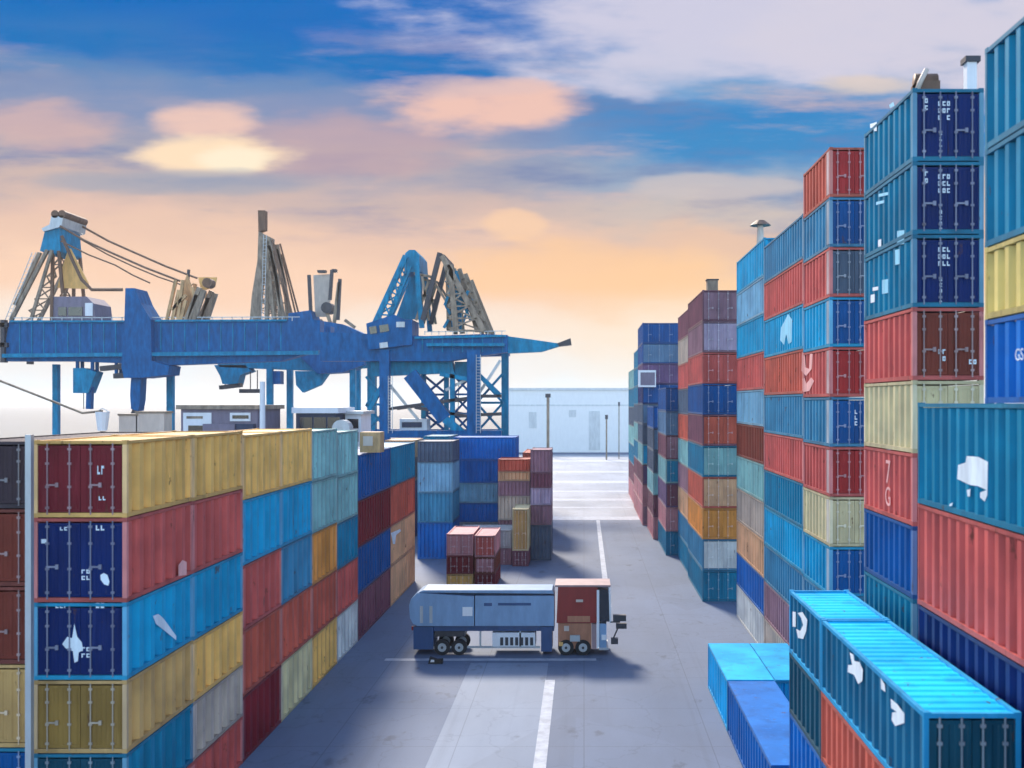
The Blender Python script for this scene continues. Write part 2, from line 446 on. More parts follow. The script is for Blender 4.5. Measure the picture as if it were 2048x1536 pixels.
# --- block behind the left row, door ends facing us
def pxstack(x0p, x1p, d, L, layers, phrase, group):
    """layers: (colour, door, photo row of its top); the last one reaches the ground"""
    k = F / d; zt = [CAM_H - (l[2] - VY) / k for l in layers] + [0.0]
    return stack((x0p - VX) / k, d, (x1p - x0p) / k - .04, L, [(l[0], l[1], zt[i] - zt[i + 1]) for i, l in enumerate(layers)], phrase, group)
pxstack(835, 906, 110, 6.0, [('slate', None, 882), ('pale blue', None, 925), ('steel blue', None, 985), ('royal blue', None, 1045)], 'pale block just past the left row', GE)
pxstack(907, 1032, 117, 6.0, [('royal blue', None, 874), ('royal blue', None, 920), ('pale blue', None, 966), ('royal blue', None, 1006), ('light grey', None, 1044)], 'wide blue block past the left row', GE)
pxstack(996, 1060, 112, 4.5, [('brick', None, 918), ('peach', None, 943), ('mauve', None, 962), ('beige', None, 992), ('mauve', None, 1040)], 'brick topped block past the left row', GE)
pxstack(1061, 1103, 109, 5.5, [('mauve', None, 899), ('plum', None, 945), ('lilac', None, 976), ('mauve', None, 1010), ('slate', None, 1050)], 'mauve block at road edge past left row', GE)
pxstack(846, 900, 124, 8.0, [('teal', None, 872), ('slate', None, 905), ('blue', None, 960)], 'teal topped stack behind pale block', GE)
pxstack(770, 830, 128, 8.0, [('peach', None, 880), ('slate', None, 915), ('blue', None, 960)], 'peach topped stack behind left row', GE)
pxstack(1045, 1098, 128, 10.0, [('brick', None, 905), ('slate', None, 940), ('blue', None, 990)], 'stack peeking out behind mauve block', GE)
# two-storey little stack on the road side
d1 = 92.0; s = F / d1
GF = 'small stacks standing on the road'
def at(px, d): return (px - VX) * d / F
stack(at(893, d1), d1, at(947, d1) - at(893, d1) - .04, 6, [('pink', 'pink', 1.95), ('maroon', 'maroon', 1.65), ('tan', 'ochre', 1.4)], 'small left column on road behind truck', GF)
stack(at(949, d1), d1 + .1, at(990, d1) - at(949, d1), 6, [('pink', 'salmon', 1.95), ('rust', 'pink', 1.5), ('maroon', 'maroon', 1.4)], 'small right column on road behind truck', GF)
d2 = 106.0
stack(at(916, d2), d2, at(1024, d2) - at(916, d2) - .05, 5, [('light grey', 'light grey', 1.9), ('mauve', 'mauve', 1.7)], 'low pair below the blue block', GF)
stack(at(1026, d2), d2 - 1, at(1058, d2) - at(1026, d2), 5, [('cream', 'tan', 4.3), ('plum', 'plum', 1.6)], 'narrow pair at road edge', GF)

# --- right row
RX = 11.3
r1 = stack(RX, 35.2, 2.44, 6.1, [('teal', 'navy'), ('teal', 'navy'), ('teal', 'navy'), ('salmon', 'rust'), ('cream', 'cream'), ('salmon', 'red'), ('blue', 'dark teal'), ('teal', 'teal'), ('blue', 'blue'), ('teal', 'navy'), ('blue', 'blue')],  # door colours darker than the sides: shade of the ends painted in
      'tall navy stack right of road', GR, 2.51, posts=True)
r2 = stack(12.0, 50.0, 2.44, 6.0, [('brick', 'red'), ('steel blue', 'blue'), ('salmon', 'slate'), ('cyan', 'blue'), ('salmon', 'red'), ('steel blue', 'blue'), ('salmon', 'red'), ('cream', 'cream'), ('cyan', 'blue'), ('steel blue', 'blue'), ('plum', 'plum'), ('teal', 'teal')],  # same here: shaded ends given as darker door colours
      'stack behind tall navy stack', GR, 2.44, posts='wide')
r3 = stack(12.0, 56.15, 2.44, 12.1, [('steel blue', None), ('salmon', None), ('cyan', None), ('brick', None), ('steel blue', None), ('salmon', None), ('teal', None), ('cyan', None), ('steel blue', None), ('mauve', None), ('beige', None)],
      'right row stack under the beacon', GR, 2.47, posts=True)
r3b = stack(12.0, 68.4, 2.44, 12.1, [('cyan', None), ('pale blue', None), ('cyan', None), ('salmon', None), ('pale blue', None), ('rust', None), ('pale teal', None), ('beige', None), ('peach', None), ('royal blue', None), ('white', None)],
      'right row stack beside purple stack', GR, 2.53)
r4 = stack(10.0, 86.4, 3.5, 12.1, [('plum', 'mauve'), ('mauve', 'lilac'), ('salmon', 'salmon'), ('blue', 'blue'), ('plum', 'brick'), ('teal', 'pale teal'), ('brick', 'peach'), ('orange', 'orange'), ('steel blue', 'white'), ('teal', 'teal')],
      'purple topped stack right of road', GR, 2.63)
r4b = stack(10.2, 99.0, 3.3, 12.1, [('plum', 'plum'), ('beige', 'beige'), ('salmon', None), ('slate', None), ('brick', None), ('pale teal', None), ('mauve', None), ('peach', None), ('steel blue', None), ('teal', None)],
      'stack just beyond purple topped stack', GR, 2.60)
stack(9.0, 112.5, 3.6, 12.1, [('blue', 'blue'), ('grey blue', 'grey blue'), ('plum', 'mauve'), ('pale teal', 'teal'), ('dusk purple', 'plum'), ('pink', 'pink'), ('teal', 'teal')], 'seven high stack beyond purple stack', GR, 2.64)
stack(8.5, 125.6, 3.6, 12.1, [('blue', 'royal blue'), ('slate', 'grey blue'), ('slate', None), ('pale teal', None), ('plum', None), ('pink', None)], 'six high stack near far end', GR, 2.72)
r5 = stack(8.0, 140.0, 6.0, 12.1, [('blue', 'blue'), ('blue', 'grey blue'), ('dusk purple', 'dusk purple'), ('navy', 'blue'), ('slate', 'grey blue'), ('slate', 'slate'), ('pale teal', 'cyan'), ('plum', 'dusk purple'), ('pink', 'pink'), ('pink', 'mauve')],
      'farthest blue stack right of road', GR, 2.77)
r5b = stack(8.0, 152.3, 4.4, 12.1, [('teal', None)] * 3 + [('slate', None), ('pale teal', None), ('teal', None), ('plum', None), ('pink', None), ('pink', None)], 'stack just beyond farthest blue stack', GR, 2.75)
r5c = stack(8.2, 164.6, 4.4, 24, [('pale teal', None), ('teal', None), ('slate', None), ('pale teal', None), ('teal', None), ('plum', None), ('pink', None)], 'last low stack right of road', GR, 3.2)

# near right block
X0 = 10.3
lower = [('teal', 'teal', 3.1), ('salmon', 'salmon', 3.1), ('navy', 'navy', 2.65), ('blue', 'navy', 2.65), ('navy', 'navy', 2.65), ('navy', 'navy', 2.65)]
r0 = stack(X0, 19.4, 2.6, 12.2, lower, 'near stack at right edge, emblem side', GR)
r0u = stack(X0, 20.2, 2.6, 6.1, [('teal', 'teal', 2.6), ('teal', 'teal', 2.5), ('pale yellow', 'pale yellow', 1.85), ('royal blue', 'blue', 2.15)], 'upper right edge pile above the emblem', GR, ground=16.772, roof_all=False)

# bright blue containers in the right foreground, one row nearer the road
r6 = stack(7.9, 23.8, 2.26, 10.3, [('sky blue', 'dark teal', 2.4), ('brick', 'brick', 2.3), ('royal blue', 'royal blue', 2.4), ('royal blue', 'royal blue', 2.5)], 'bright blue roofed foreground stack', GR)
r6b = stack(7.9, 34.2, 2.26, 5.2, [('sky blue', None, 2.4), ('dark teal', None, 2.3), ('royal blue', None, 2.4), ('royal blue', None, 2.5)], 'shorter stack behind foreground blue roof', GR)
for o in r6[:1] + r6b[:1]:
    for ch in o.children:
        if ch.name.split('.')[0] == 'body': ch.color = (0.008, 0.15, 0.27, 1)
        if ch.name.split('.')[0] == 'roof': ch.color = (0.0, 0.55, 0.95, 1)  # roof brighter than the walls: light from above put into the colours
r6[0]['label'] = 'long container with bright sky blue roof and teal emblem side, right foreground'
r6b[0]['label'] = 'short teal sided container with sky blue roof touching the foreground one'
con(7.3, 40.0, 0, 2.42, 12.1, 2.6, 'royal blue', 'deep blue low container on the road below the bright blue roof', GR, roof='flat')
con(7.3, 52.3, 0, 2.42, 8.0, 2.6, 'sky blue', 'light blue low container at road edge, far end of low row', GR, roof='flat')
con(9.76, 52.3, 0, 2.2, 8.0, 2.6, 'sky blue', 'light blue low container wedged beside the tall stacks', GR, roof='flat')

# --- writing and emblems on containers
def poly_mark(root, name, pts, mat, axis, const, lift):
    """pts on a side wall (y,z) or an end wall (x,z), in the container's own coordinates"""
    m = MB(); n = len(pts)
    for a, z in pts: m.v.append((const - lift, a, z) if axis == 'side' else (a, const - lift, z))
    for a, z in pts: m.v.append((const, a, z) if axis == 'side' else (a, const, z))
    m.f = [tuple(range(n)), tuple(reversed(range(n, 2 * n)))] + [(i, (i + 1) % n, n + (i + 1) % n, n + i) for i in range(n)]
    return m.build(name, mat, root)
def side_pts(root, W, px_pts):
    """photo points on the left wall of a container -> its own y,z"""
    X = root.location.x - W / 2; res = []
    for px, py in px_pts:
        d = X * F / (px - VX)
        res.append((d - root.location.y, CAM_H - (py - VY) * d / F - root.location.z))
    return res
def side_mark(root, W, px_pts, mat='mark', name='emblem'):
    return poly_mark(root, name, side_pts(root, W, px_pts), M[mat], 'side', -W / 2 + 0.012, 0.008)
# large pale emblem on the teal container at the right edge
side_mark(r0[0], 2.6, [(1916, 930), (1931, 925), (1933, 912), (1956, 914), (1975, 924), (1974, 990), (1969, 1003), (1960, 995), (1960, 985), (1973, 980), (1955, 972), (1940, 970), (1914, 958)])
side_mark(r0[0], 2.6, [(1933, 980), (1940, 978), (1939, 993), (1935, 993)])
side_mark(r0[0], 2.6, [(1899, 1008), (1905, 1005), (1903, 1012), (1898, 1012)])
# emblems on the foreground teal side
side_mark(r6[0], 2.26, [(1699, 1305), (1706, 1310), (1708, 1322), (1718, 1324), (1725, 1340), (1724, 1362), (1716, 1368), (1708, 1350), (1695, 1344), (1696, 1330), (1704, 1330)])
side_mark(r6[0], 2.26, [(1761, 1356), (1769, 1370), (1770, 1384), (1762, 1378)])
side_mark(r6[0], 2.26, [(1781, 1398), (1793, 1408), (1808, 1428), (1808, 1446), (1790, 1452), (1783, 1440), (1784, 1425), (1793, 1424), (1782, 1416)])
side_mark(r6b[0], 2.26, [(1585, 1223), (1591, 1224), (1591, 1254), (1585, 1253)])
side_mark(r6b[0], 2.26, [(1595, 1226), (1604, 1224), (1614, 1240), (1612, 1262), (1606, 1278), (1596, 1276), (1592, 1258), (1600, 1262), (1606, 1250), (1602, 1236)])
for k, (a, b, c_, d_) in enumerate(((1756, 480, 1762, 494), (1794, 462, 1808, 490), (1745, 575, 1756, 582), (1764, 560, 1776, 588), (1741, 590, 1749, 606), (1790, 500, 1799, 530))):
    side_mark(r1[2], 2.44, [(a, b), (c_, b - 2), (c_, d_ - 2), (a, d_)], 'pale' if k % 2 else 'mark', 'sticker')
for (a, b, c_, d_) in ((1757, 388, 1776, 394), (1752, 404, 1768, 410)):
    side_mark(r1[1], 2.44, [(a, b), (c_, b - 4), (c_, d_ - 4), (a, d_)], 'pale', 'sticker')
side_mark(r1[0], 2.44, [(1740, 248), (1753, 244), (1753, 262), (1748, 262), (1746, 255), (1740, 256)], 'mark', 'sticker')
side_mark(r1[0], 2.44, [(1778, 210), (1786, 204), (1788, 212), (1780, 216)], 'pale', 'sticker')
# emblem and painted highlights in the right row
side_mark(r3[2], 2.44, [(1570, 640), (1576, 628), (1584, 640), (1583, 684), (1577, 688), (1572, 668), (1568, 690), (1560, 680), (1562, 655)], 'pale')
side_mark(r2[4], 2.44, [(1604, 705), (1609, 707), (1611, 735), (1618, 738), (1620, 706), (1625, 708), (1623, 738), (1612, 752), (1603, 742)], 'pink')  # soft highlights on the wall, painted as pink strokes
side_mark(r2[4], 2.44, [(1604, 758), (1609, 756), (1612, 768), (1622, 755), (1628, 762), (1618, 782), (1606, 784)], 'pink')
def text_on(root, s, loc, size, mat, side=True):
    cu = bpy.data.curves.new('lettering', 'FONT'); cu.body = s; cu.size = size; cu.extrude = 0.004
    cu.align_x = 'CENTER'; cu.align_y = 'CENTER'; cu.materials.append(M[mat])
    tmp = bpy.data.objects.new('lettering', cu); col.objects.link(tmp)
    me = bpy.data.meshes.new_from_object(tmp.evaluated_get(bpy.context.evaluated_depsgraph_get()))
    bpy.data.objects.remove(tmp); bpy.data.curves.remove(cu)
    o = link('lettering', me, root); o.location = loc
    o.rotation_euler = (R(90), 0, R(-90)) if side else (R(90), 0, 0)
    return o
text_on(r1[5], '7', (-1.22 + .008, 2.9, 1.62), 1.25, 'pink')
text_on(r1[5], 'G', (-1.22 + .008, 2.9, 0.72), 1.0, 'pink')
text_on(r0u[3], 'GS', (-1.30 + .008, 4.05, 1.15), 0.40, 'mark')
def end_mark(root, x0, x1, z0, z1, mat='mark', name='lettering'):
    return poly_mark(root, name, [(x0, z0), (x1, z0), (x1, z1), (x0, z1)], M[mat], 'end', 0.022, 0.010)
def char_block(root, x, z, rows, cols, w=0.10, h=0.16, gap=0.05):
    """a plate of small illegible stencil characters, one mesh"""
    m = MB()
    for r in range(rows):
        for c in range(cols):
            if random.random() < 0.15: continue
            a = x + c * (w + gap); b = z - r * (h + gap + .03)
            k = random.randint(0, 3)
            m.box(a, a + w * .35, .006, .018, b, b + h)
            if k != 1: m.box(a + w * .35, a + w, .006, .018, b + h * .7, b + h)
            if k != 2: m.box(a + w * .35, a + w, .006, .018, b, b + h * .28)
            if k == 3: m.box(a + w * .7, a + w, .006, .018, b + h * .28, b + h * .7)
    return m.build('lettering', M['mark'], root)
for o in r1[:3]:
    char_block(o, 0.10 - .9, 2.0, 2, 1); char_block(o, -.34, 1.9, 3, 3); char_block(o, -.30, .9, 5, 1, .09, .12)
char_block(r1[3], -.34, .9, 2, 2); char_block(r1[3], .72, .55, 1, 2)
char_block(r1[6], .55, 2.0, 5, 2)
for o in s1[1:3]:
    char_block(o, -.85, 2.5, 1, 4, .10, .12); char_block(o, .55, 2.5, 1, 2, .12, .18); char_block(o, .05, 1.0, 2, 2, .12, .14)
end_mark(s1[1], -1.35, -1.15, 2.05, 2.2)
poly_mark(s1[1], 'emblem', [(.72, .78), (.84, .62), (.98, .58), (1.02, .72), (.95, .95), (.82, 1.02), (.70, .95)], M['mark'], 'end', .022, .01)
poly_mark(s1[2], 'emblem', [(-.62, 1.25), (-.45, 1.5), (-.28, 1.45), (-.2, 1.95), (-.1, 1.5), (.06, 1.3), (.1, 1.05), (-.05, .95), (-.08, .65), (-.2, .6), (-.25, 1.0), (-.5, 1.1)], M['mark'], 'end', .022, .01)
char_block(s1[0], .65, .6, 1, 2, .09, .14); char_block(s1[0], .6, 1.5, 1, 2, .09, .3)
side = s1[2]
def rside_mark(root, W, px_pts, mat='mark', name='emblem'):
    X = root.location.x + W / 2; pts = []
    for px, py in px_pts:
        d = X * F / (px - VX)
        pts.append((d - root.location.y, CAM_H - (py - VY) * d / F - root.location.z))
    return poly_mark(root, name, pts, M[mat], 'side', W / 2 - 0.004, -0.012)
rside_mark(s1[2], LW, [(306, 1232), (316, 1228), (326, 1236), (352, 1272), (352, 1280), (330, 1262), (312, 1248)])
rside_mark(s1[1], LW, [(357, 1130), (365, 1120), (373, 1124), (373, 1150), (357, 1152)], 'pink')
rside_mark(s5[2], LW, [(782, 1066), (800, 1058), (802, 1062), (792, 1070), (790, 1088), (786, 1088)], 'mark')
char_block(r2[5], .0, 1.6, 3, 1, .12, .2)

# ------------------------------------------------------------------ things on the stacks
t = thing('winch', 'brown winch box with a pale strap on the tall navy stack', 'winch', (12.0, 35.7, 27.61))
MB().box(-.35, .42, 0, .8, 0, .42).build('housing', M['brown'], t)
MB().tube([(-.35, .4, .52), (.42, .4, .52)], .26, 12).build('drum', M['brown'], t, True)
MB().tube([(-.42, -.08, .02), (-.30, -.1, .35), (-.08, -.08, .78)], .09, 8).build('strap', M['beige'], t, True)
t = thing('vent_post', 'white post with black cap at right end of the navy stack', 'post', (13.5, 35.8, 27.61))
MB().box(-.17, .17, -.17, .17, 0, 1.05).build('post', M['white'], t)
MB().box(-.24, .28, -.24, .28, 1.05, 1.24).build('cap', M['dsteel'], t)
t = thing('beacon', 'pale beacon post with brown cap on the teal stacks at right', 'beacon', (12.4, 72.0, 27.84))
MB().tube([(0, 0, 0), (0, 0, 1.4)], .28, 10, .2).build('post', M['beige'], t)
MB().tube([(0, 0, 1.4), (0, 0, 1.75)], .75, 12, .3).build('cap', M['brown'], t)
t = thing('vent_box', 'small grey brown box on the purple topped right stack', 'box', (11.0, 87.5, 26.31))
MB().box(-.45, .45, 0, .9, 0, .95).build('housing', M['taupe'], t)
MB().box(-.52, .52, -.06, .96, .95, 1.05).build('lid', M['dsteel'], t)
t = thing('roof_unit', 'white squarish cabinet fixed on the front of far blue stack', 'cabinet', (8.6, 139.4, 18.9))
MB().box(-1.2, 1.2, 0, .5, 0, 2.3).build('housing', M['white'], t)
MB().box(-.9, 1.05, -.03, 0, .25, 2.0).build('panel', M['wall'], t)
for i, (px, w, h, lab) in enumerate(((256, 1.1, 1.0, 'small white grey roof box on the left row, furthest left'), (300, 1.7, 1.15, 'beige panel box on left row beside the white bucket'))):
    d = 62.0
    p = P(px, 0, d); t = thing('roof_box', lab, 'box', (p.x, d, 15.0 if i else 15.0))
    MB().box(-w / 2, w / 2, 0, 1.2, 0, h).build('housing', M['beige' if i else 'light' if False else 'beige'], t)
    MB().box(-w / 2 - .06, w / 2 + .06, -.06, 1.26, h, h + .12).build('lid', M['taupe'], t)
t = thing('roof_box', 'tan crate on the blue topped stack of the left row', 'box', (at(740, 75), 75, 13.13))
MB().box(-.75, .75, 0, 1.5, 0, 1.5).build('housing', M['tan'], t)
MB().box(-.5, .2, -.03, 0, .5, 1.2).build('panel', M['beige'], t)
t = thing('steel_upright', 'tall grey steel upright left of the navy doors', 'post', (at(59, 35), 35.0, 0))
MB().box(-.10, .10, -.1, .1, 0.05, 15.7).build('post', M['steel'], t)
MB().box(-.22, .22, -.22, .22, 0, .05).build('base_plate', M['dsteel'], t)

# ------------------------------------------------------------------ gantry cranes
def crane_thing(label, px, d):
    return thing('gantry_crane', label, 'crane', (P(px, 0, d).x, d, 0), 'blue gantry cranes on the quay')
class CB:
    """collects crane members given by photo position at the crane's distance, in the crane's own coordinates"""
    def __init__(s, root, d): s.r = root; s.d = d
    def p(s, px, py, dy=0.0):
        v = P(px, py, s.d); return Vector((v.x - s.r.location.x, dy, v.z))
    def bars(s, name, mat, segs, w, h=None, dys=(0,)):
        if name == 'handrail':
            m = MB()
            for (a, b) in segs: m.bar(s.p(*a, dys[0]), s.p(*b, dys[0]), w, h)
            return m.build(name, M[mat], s.r)
        for dy in dys:
            for (a, b) in segs:
                r = MB().bar(s.p(*a, dy), s.p(*b, dy), w, h).build(name, M[mat], s.r)
        return r
    def prism(s, name, mat, pts, y0, y1):
        q = [s.p(*a) for a in pts]
        return MB().prism([(v.x, v.z) for v in q], y0, y1).build(name, M[mat], s.r)
    def cable(s, name, mat, pts, r, dy=0):
        m = MB(); m.tube([s.p(*a, dy) for a in pts], r, 6)
        return m.build(name, M[mat], s.r)

# crane 1 (left)
D = 190.0
g = crane_thing('leftmost blue crane with cables running from its tall mast', 110, D); c = CB(g, D)
c.prism('girder', 'crane', [(18, 642), (640, 640), (640, 700), (560, 722), (345, 730), (135, 722), (5, 722)], 0, 3)
c.prism('girder', 'crane', [(18, 648), (640, 646), (640, 700), (18, 715)], 8, 11)
c.bars('walkway', 'crane_lt', [((12, 712), (640, 706))], .7, .9, (-.9,))
c.bars('handrail', 'steel', [((25, 636), (600, 634))] + [((x, 634), (x, 642)) for x in range(25, 601, 20)], .14, .14, (-.2,))
c.bars('end_frame', 'dsteel', [((8, 640), (8, 725)), ((0, 650), (18, 650)), ((0, 690), (18, 690))], .8, 1.2, (0, 9))
c.bars('mast_leg', 'taupe', [((95, 500), (22, 642)), ((80, 505), (30, 610))], .6, .6, (0,))
c.bars('mast_leg', 'taupe', [((95, 500), (22, 642))], .6, .6, (9,))
c.bars('mast_leg', 'taupe', [((104, 500), (62, 640))], .5, .5, (0, 9))
c.bars('mast_leg', 'brown', [((112, 500), (120, 585)), ((100, 505), (98, 640))], .5, .5, (1, 9))
c.cable('mast_leg', 'brown', [(118, 470), (140, 520), (158, 558), (178, 578), (240, 578)], .32, 1)
c.prism('mast_head', 'crane_lt', [(84, 460), (112, 450), (116, 502), (98, 510), (74, 500)], 1, 9)
c.prism('mast_head_cap', 'steel', [(80, 456), (96, 448), (100, 430), (124, 430), (120, 452), (84, 462)], .5, 9.5)
for px in (107, 121):
    m = MB(); q = c.p(px, 427); m.tube([q + Vector((0, .5, 0)), q + Vector((0, 9, 0))], .75, 12); m.build('sheave', M['brown'], g)
c.prism('side_panel', 'ochre', [(118, 500), (124, 492), (160, 562), (158, 574), (98, 572), (105, 540)], 3, 3.4)
for k, (a, mid, b) in enumerate([((122, 438), (230, 492), (362, 546)), ((120, 452), (215, 502), (360, 562)), ((118, 464), (230, 522), (330, 560)), ((122, 482), (230, 530), (300, 566))]):
    c.cable('stay_cable', 'brown', [a, ((a[0] + mid[0]) / 2, (a[1] + mid[1]) / 2 + 3), mid, ((b[0] + mid[0]) / 2, (b[1] + mid[1]) / 2 + 2), b], .14 if k > 1 else .2, 0 if k % 2 else 8)
c.prism('machinery_house', 'wall', [(98, 592), (168, 592), (182, 606), (186, 640), (94, 640), (94, 618)], 1, 8)
mh = c.bars('window', 'glass', [((112, 622), (128, 622)), ((132, 622), (160, 622))], 1.6, .2, (.9,))
c.bars('window', 'white', [((166, 618), (181, 618))], 2.4, .2, (.85,))
# pylon and trolley
c.prism('pylon', 'crane', [(258, 578), (276, 578), (288, 608), (308, 640), (310, 722), (345, 732), (342, 750), (290, 756), (255, 756), (250, 735), (256, 640)], -1.5, 4)
c.prism('hoist', 'crane', [(262, 756), (282, 756), (280, 800), (276, 822), (262, 818), (260, 790)], 0, 2.5)
c.bars('spreader', 'dsteel', [((262, 822), (290, 834)), ((198, 737), (250, 732)), ((225, 752), (255, 750))], .9, 1.5, (1,))
c.prism('operator_cabin', 'crane_lt', [(146, 736), (168, 736), (192, 744), (186, 760), (176, 786), (146, 786)], 0, 3)
c.bars('cabin_column', 'crane', [((176, 760), (174, 818))], 1.0, 1.0, (1,))
c.bars('hanger', 'crane', [((152, 720), (152, 738)), ((182, 720), (182, 744)), ((230, 726), (230, 752))], .5, .5, (.6, 2.4))
# rear lattice group
c.bars('lattice_strut', 'tan', [((352, 560), (334, 640)), ((358, 580), (345, 640)), ((366, 560), (356, 642)), ((372, 600), (362, 640)), ((385, 575), (395, 610)), ((344, 620), (372, 590))], .55, .55, (0, 6))
c.bars('lattice_strut', 'taupe', [((400, 575), (372, 642)), ((408, 580), (388, 640)), ((395, 590), (380, 640))], .8, .8, (0, 6))
c.prism('side_panel', 'tan', [(352, 580), (364, 545), (374, 575), (388, 580), (380, 620), (345, 640), (340, 630)], 2.4, 2.8)
c.cable('signal_post', 'dsteel', [(365, 535), (363, 560), (358, 600)], .3, 3)
c.prism('side_panel', 'ochre', [(376, 548), (414, 548), (410, 568), (382, 576)], 5, 5.3)
m = MB(); q = c.p(406, 563); m.tube([q + Vector((0, 2, 0)), q + Vector((0, 4, 0))], .95, 12); m.build('sheave', M['brown'], g)
# far legs of the crane, behind the containers
for px in (60, 300):
    c.bars('leg', 'crane_lt', [((px, 725), (px, 805 + CAM_H * F / D - 2))], 1.0 if px == 60 else 1.2, 1.2, (9.5,))
MB().bar(c.p(60, 900, 9.5), c.p(300, 900, 9.5), 1, 1).build('sill_beam', M['crane_lt'], g)

def truss(c, mat, a0, a1, b0, b1, n, w, dy):
    """zig-zag bracing between two legs given as photo lines a0-a1 and b0-b1, one mesh"""
    m = MB()
    L = lambda p, q, k: (p[0] + (q[0] - p[0]) * k, p[1] + (q[1] - p[1]) * k)
    for i in range(n):
        k0, k1 = i / n, (i + 1) / n
        p, q = L(a0, a1, k0), L(b0, b1, k1)
        r, t_ = L(b0, b1, k0), L(a0, a1, k1)
        m.bar(c.p(*p, dy), c.p(*q, dy), w); m.bar(c.p(*r, dy + w * 1.2), c.p(*t_, dy + w * 1.2), w)
        m.bar(c.p(*t_, dy), c.p(*q, dy), w)
    return m.build('bracing', M[mat], c.r)
def ladder(c, mat, a, b, n, dy):
    m = MB(); p, q = c.p(*a, dy), c.p(*b, dy); d = (q - p) / n; sd_ = Vector((.35, 0, 0))
    m.bar(p - sd_, q - sd_, .1); m.bar(p + sd_, q + sd_, .1)
    for i in range(1, n): m.bar(p + d * i - sd_, p + d * i + sd_, .08)
    return m.build('ladder', M[mat], c.r)
def stiffeners(c, mat, x0, x1, step, y0, y1, dy):
    m = MB(); x = x0
    while x <= x1:
        m.bar(c.p(x, y0, dy), c.p(x, y1, dy), .16, .12); x += step
    return m.build('stiffeners', M[mat], c.r)
truss(c, 'taupe', (95, 500), (22, 640), (104, 500), (62, 640), 6, .22, 4)
truss(c, 'brown', (98, 505), (98, 640), (112, 505), (122, 640), 5, .2, 4)
truss(c, 'tan', (352, 560), (334, 640), (366, 560), (356, 642), 5, .2, 5)
ladder(c, 'steel', (70, 505), (16, 640), 18, -.3)
stiffeners(c, 'crane_lt', 40, 245, 24, 646, 712, -.08)
stiffeners(c, 'crane_lt', 322, 575, 24, 646, 700, -.08)
c.bars('hoist_rope', 'dsteel', [((160, 786), (160, 818))], .12, .12, (1.4,))
c.bars('girder_flange', 'crane_lt', [((22, 643), (250, 643)), ((312, 642), (575, 641))], .35, .5, (-.3,))

# crane 2 (right), nearest the road
D = 172.0
g = crane_thing('rightmost blue crane with double lattice mast and boom tip over the road', 860, D); c = CB(g, D)
c.prism('girder', 'crane', [(640, 664), (850, 672), (965, 668), (1015, 670), (1015, 704), (960, 712), (900, 722), (640, 722)], 0, 3)
c.prism('girder', 'crane', [(660, 676), (1010, 676), (1010, 706), (660, 716)], 9, 12)
c.prism('boom_tip', 'crane_lt', [(1015, 672), (1060, 678), (1115, 686), (1118, 692), (1082, 703), (1015, 706)], .6, 2.6)
c.prism('boom_end', 'dsteel', [(1115, 686), (1141, 676), (1143, 689), (1118, 692)], .4, 2.8)
c.prism('lower_girder', 'crane_lt', [(735, 722), (900, 718), (905, 745), (740, 752)], 2, 5)
c.prism('machinery_house', 'crane', [(735, 648), (790, 630), (812, 640), (826, 640), (826, 690), (740, 700)], -1, 6)
c.bars('walkway', 'crane_lt', [((855, 690), (1010, 690))], .5, 1.0, (-.6,))
c.bars('handrail', 'steel', [((850, 664), (1012, 662))] + [((x, 662), (x, 670)) for x in range(850, 1013, 14)], .12, .12, (-.2,))
c.prism('mast_head', 'crane_lt', [(808, 505), (816, 498), (828, 498), (836, 508), (838, 540), (806, 545)], 1, 10)
c.bars('mast_leg', 'crane_lt', [((810, 510), (745, 652))], .9, .9, (1, 10))
c.bars('mast_leg', 'crane_lt', [((818, 530), (770, 650)), ((832, 530), (842, 655))], .8, .8, (1, 10))
c.prism('lattice_panel', 'crane_lt', [(812, 545), (834, 545), (838, 634), (780, 634), (796, 590)], 4.8, 5.2)
c.bars('mast_leg', 'dsteel', [((880, 506), (846, 640))], .8, .8, (0, 9))
c.bars('lattice_strut', 'taupe', [((842, 548), (856, 640)), ((856, 560), (830, 640)), ((826, 545), (860, 552)), ((860, 552), (890, 600)), ((838, 590), (856, 590))], .4, .4, (1, 9))
c.bars('mast_leg', 'taupe', [((884, 512), (968, 662)), ((900, 530), (912, 660))], .9, .9, (0, 9))
c.bars('mast_leg', 'taupe', [((892, 520), (895, 660)), ((916, 535), (952, 662)), ((928, 545), (975, 662))], .7, .7, (2, 11))
c.bars('lattice_strut', 'crane_lt', [((890, 560), (916, 600)), ((912, 540), (888, 610)), ((890, 610), (915, 655)), ((918, 600), (886, 655)), ((905, 560), (940, 640)), ((935, 580), (912, 640))], .45, .45, (1, 9))
c.prism('lattice_panel', 'crane_lt', [(890, 535), (912, 540), (916, 655), (884, 655)], 5.2, 5.6)
m = MB(); q = c.p(886, 516); m.tube([q + Vector((0, -.3, 0)), q + Vector((0, 10, 0))], .6, 12); m.build('sheave', M['dsteel'], g)
gy = lambda D: VY + CAM_H * F / D
for px, dy, w in ((948, 0, 2.2), (1002, 9, 1.2), (770, 0, 1.6), (722, 9, 1.4)):
    c.bars('leg', 'crane' if px in (948, 770) else 'crane_lt', [((px, 700), (px, gy(D)))], w, 1.6, (dy,))
c.bars('brace', 'crane', [((820, 748), (890, 838))], 2.4, 1.4, (0,))
c.bars('brace', 'crane_lt', [((890, 838), (932, 872))], 1.3, 1.2, (0,))
c.bars('brace', 'dsteel', [((775, 818), (945, 795)), ((948, 792), (1003, 792)), ((830, 815), (950, 835)), ((948, 830), (1003, 828))], .5, .8, (0, 9))
c.bars('brace', 'crane_lt', [((770, 760), (735, 830)), ((880, 748), (945, 760)), ((948, 740), (1000, 790))], .7, .8, (0,))
c.bars('sill_beam', 'crane', [((722, 868), (1003, 868))], 1.2, 1.4, (0, 9))
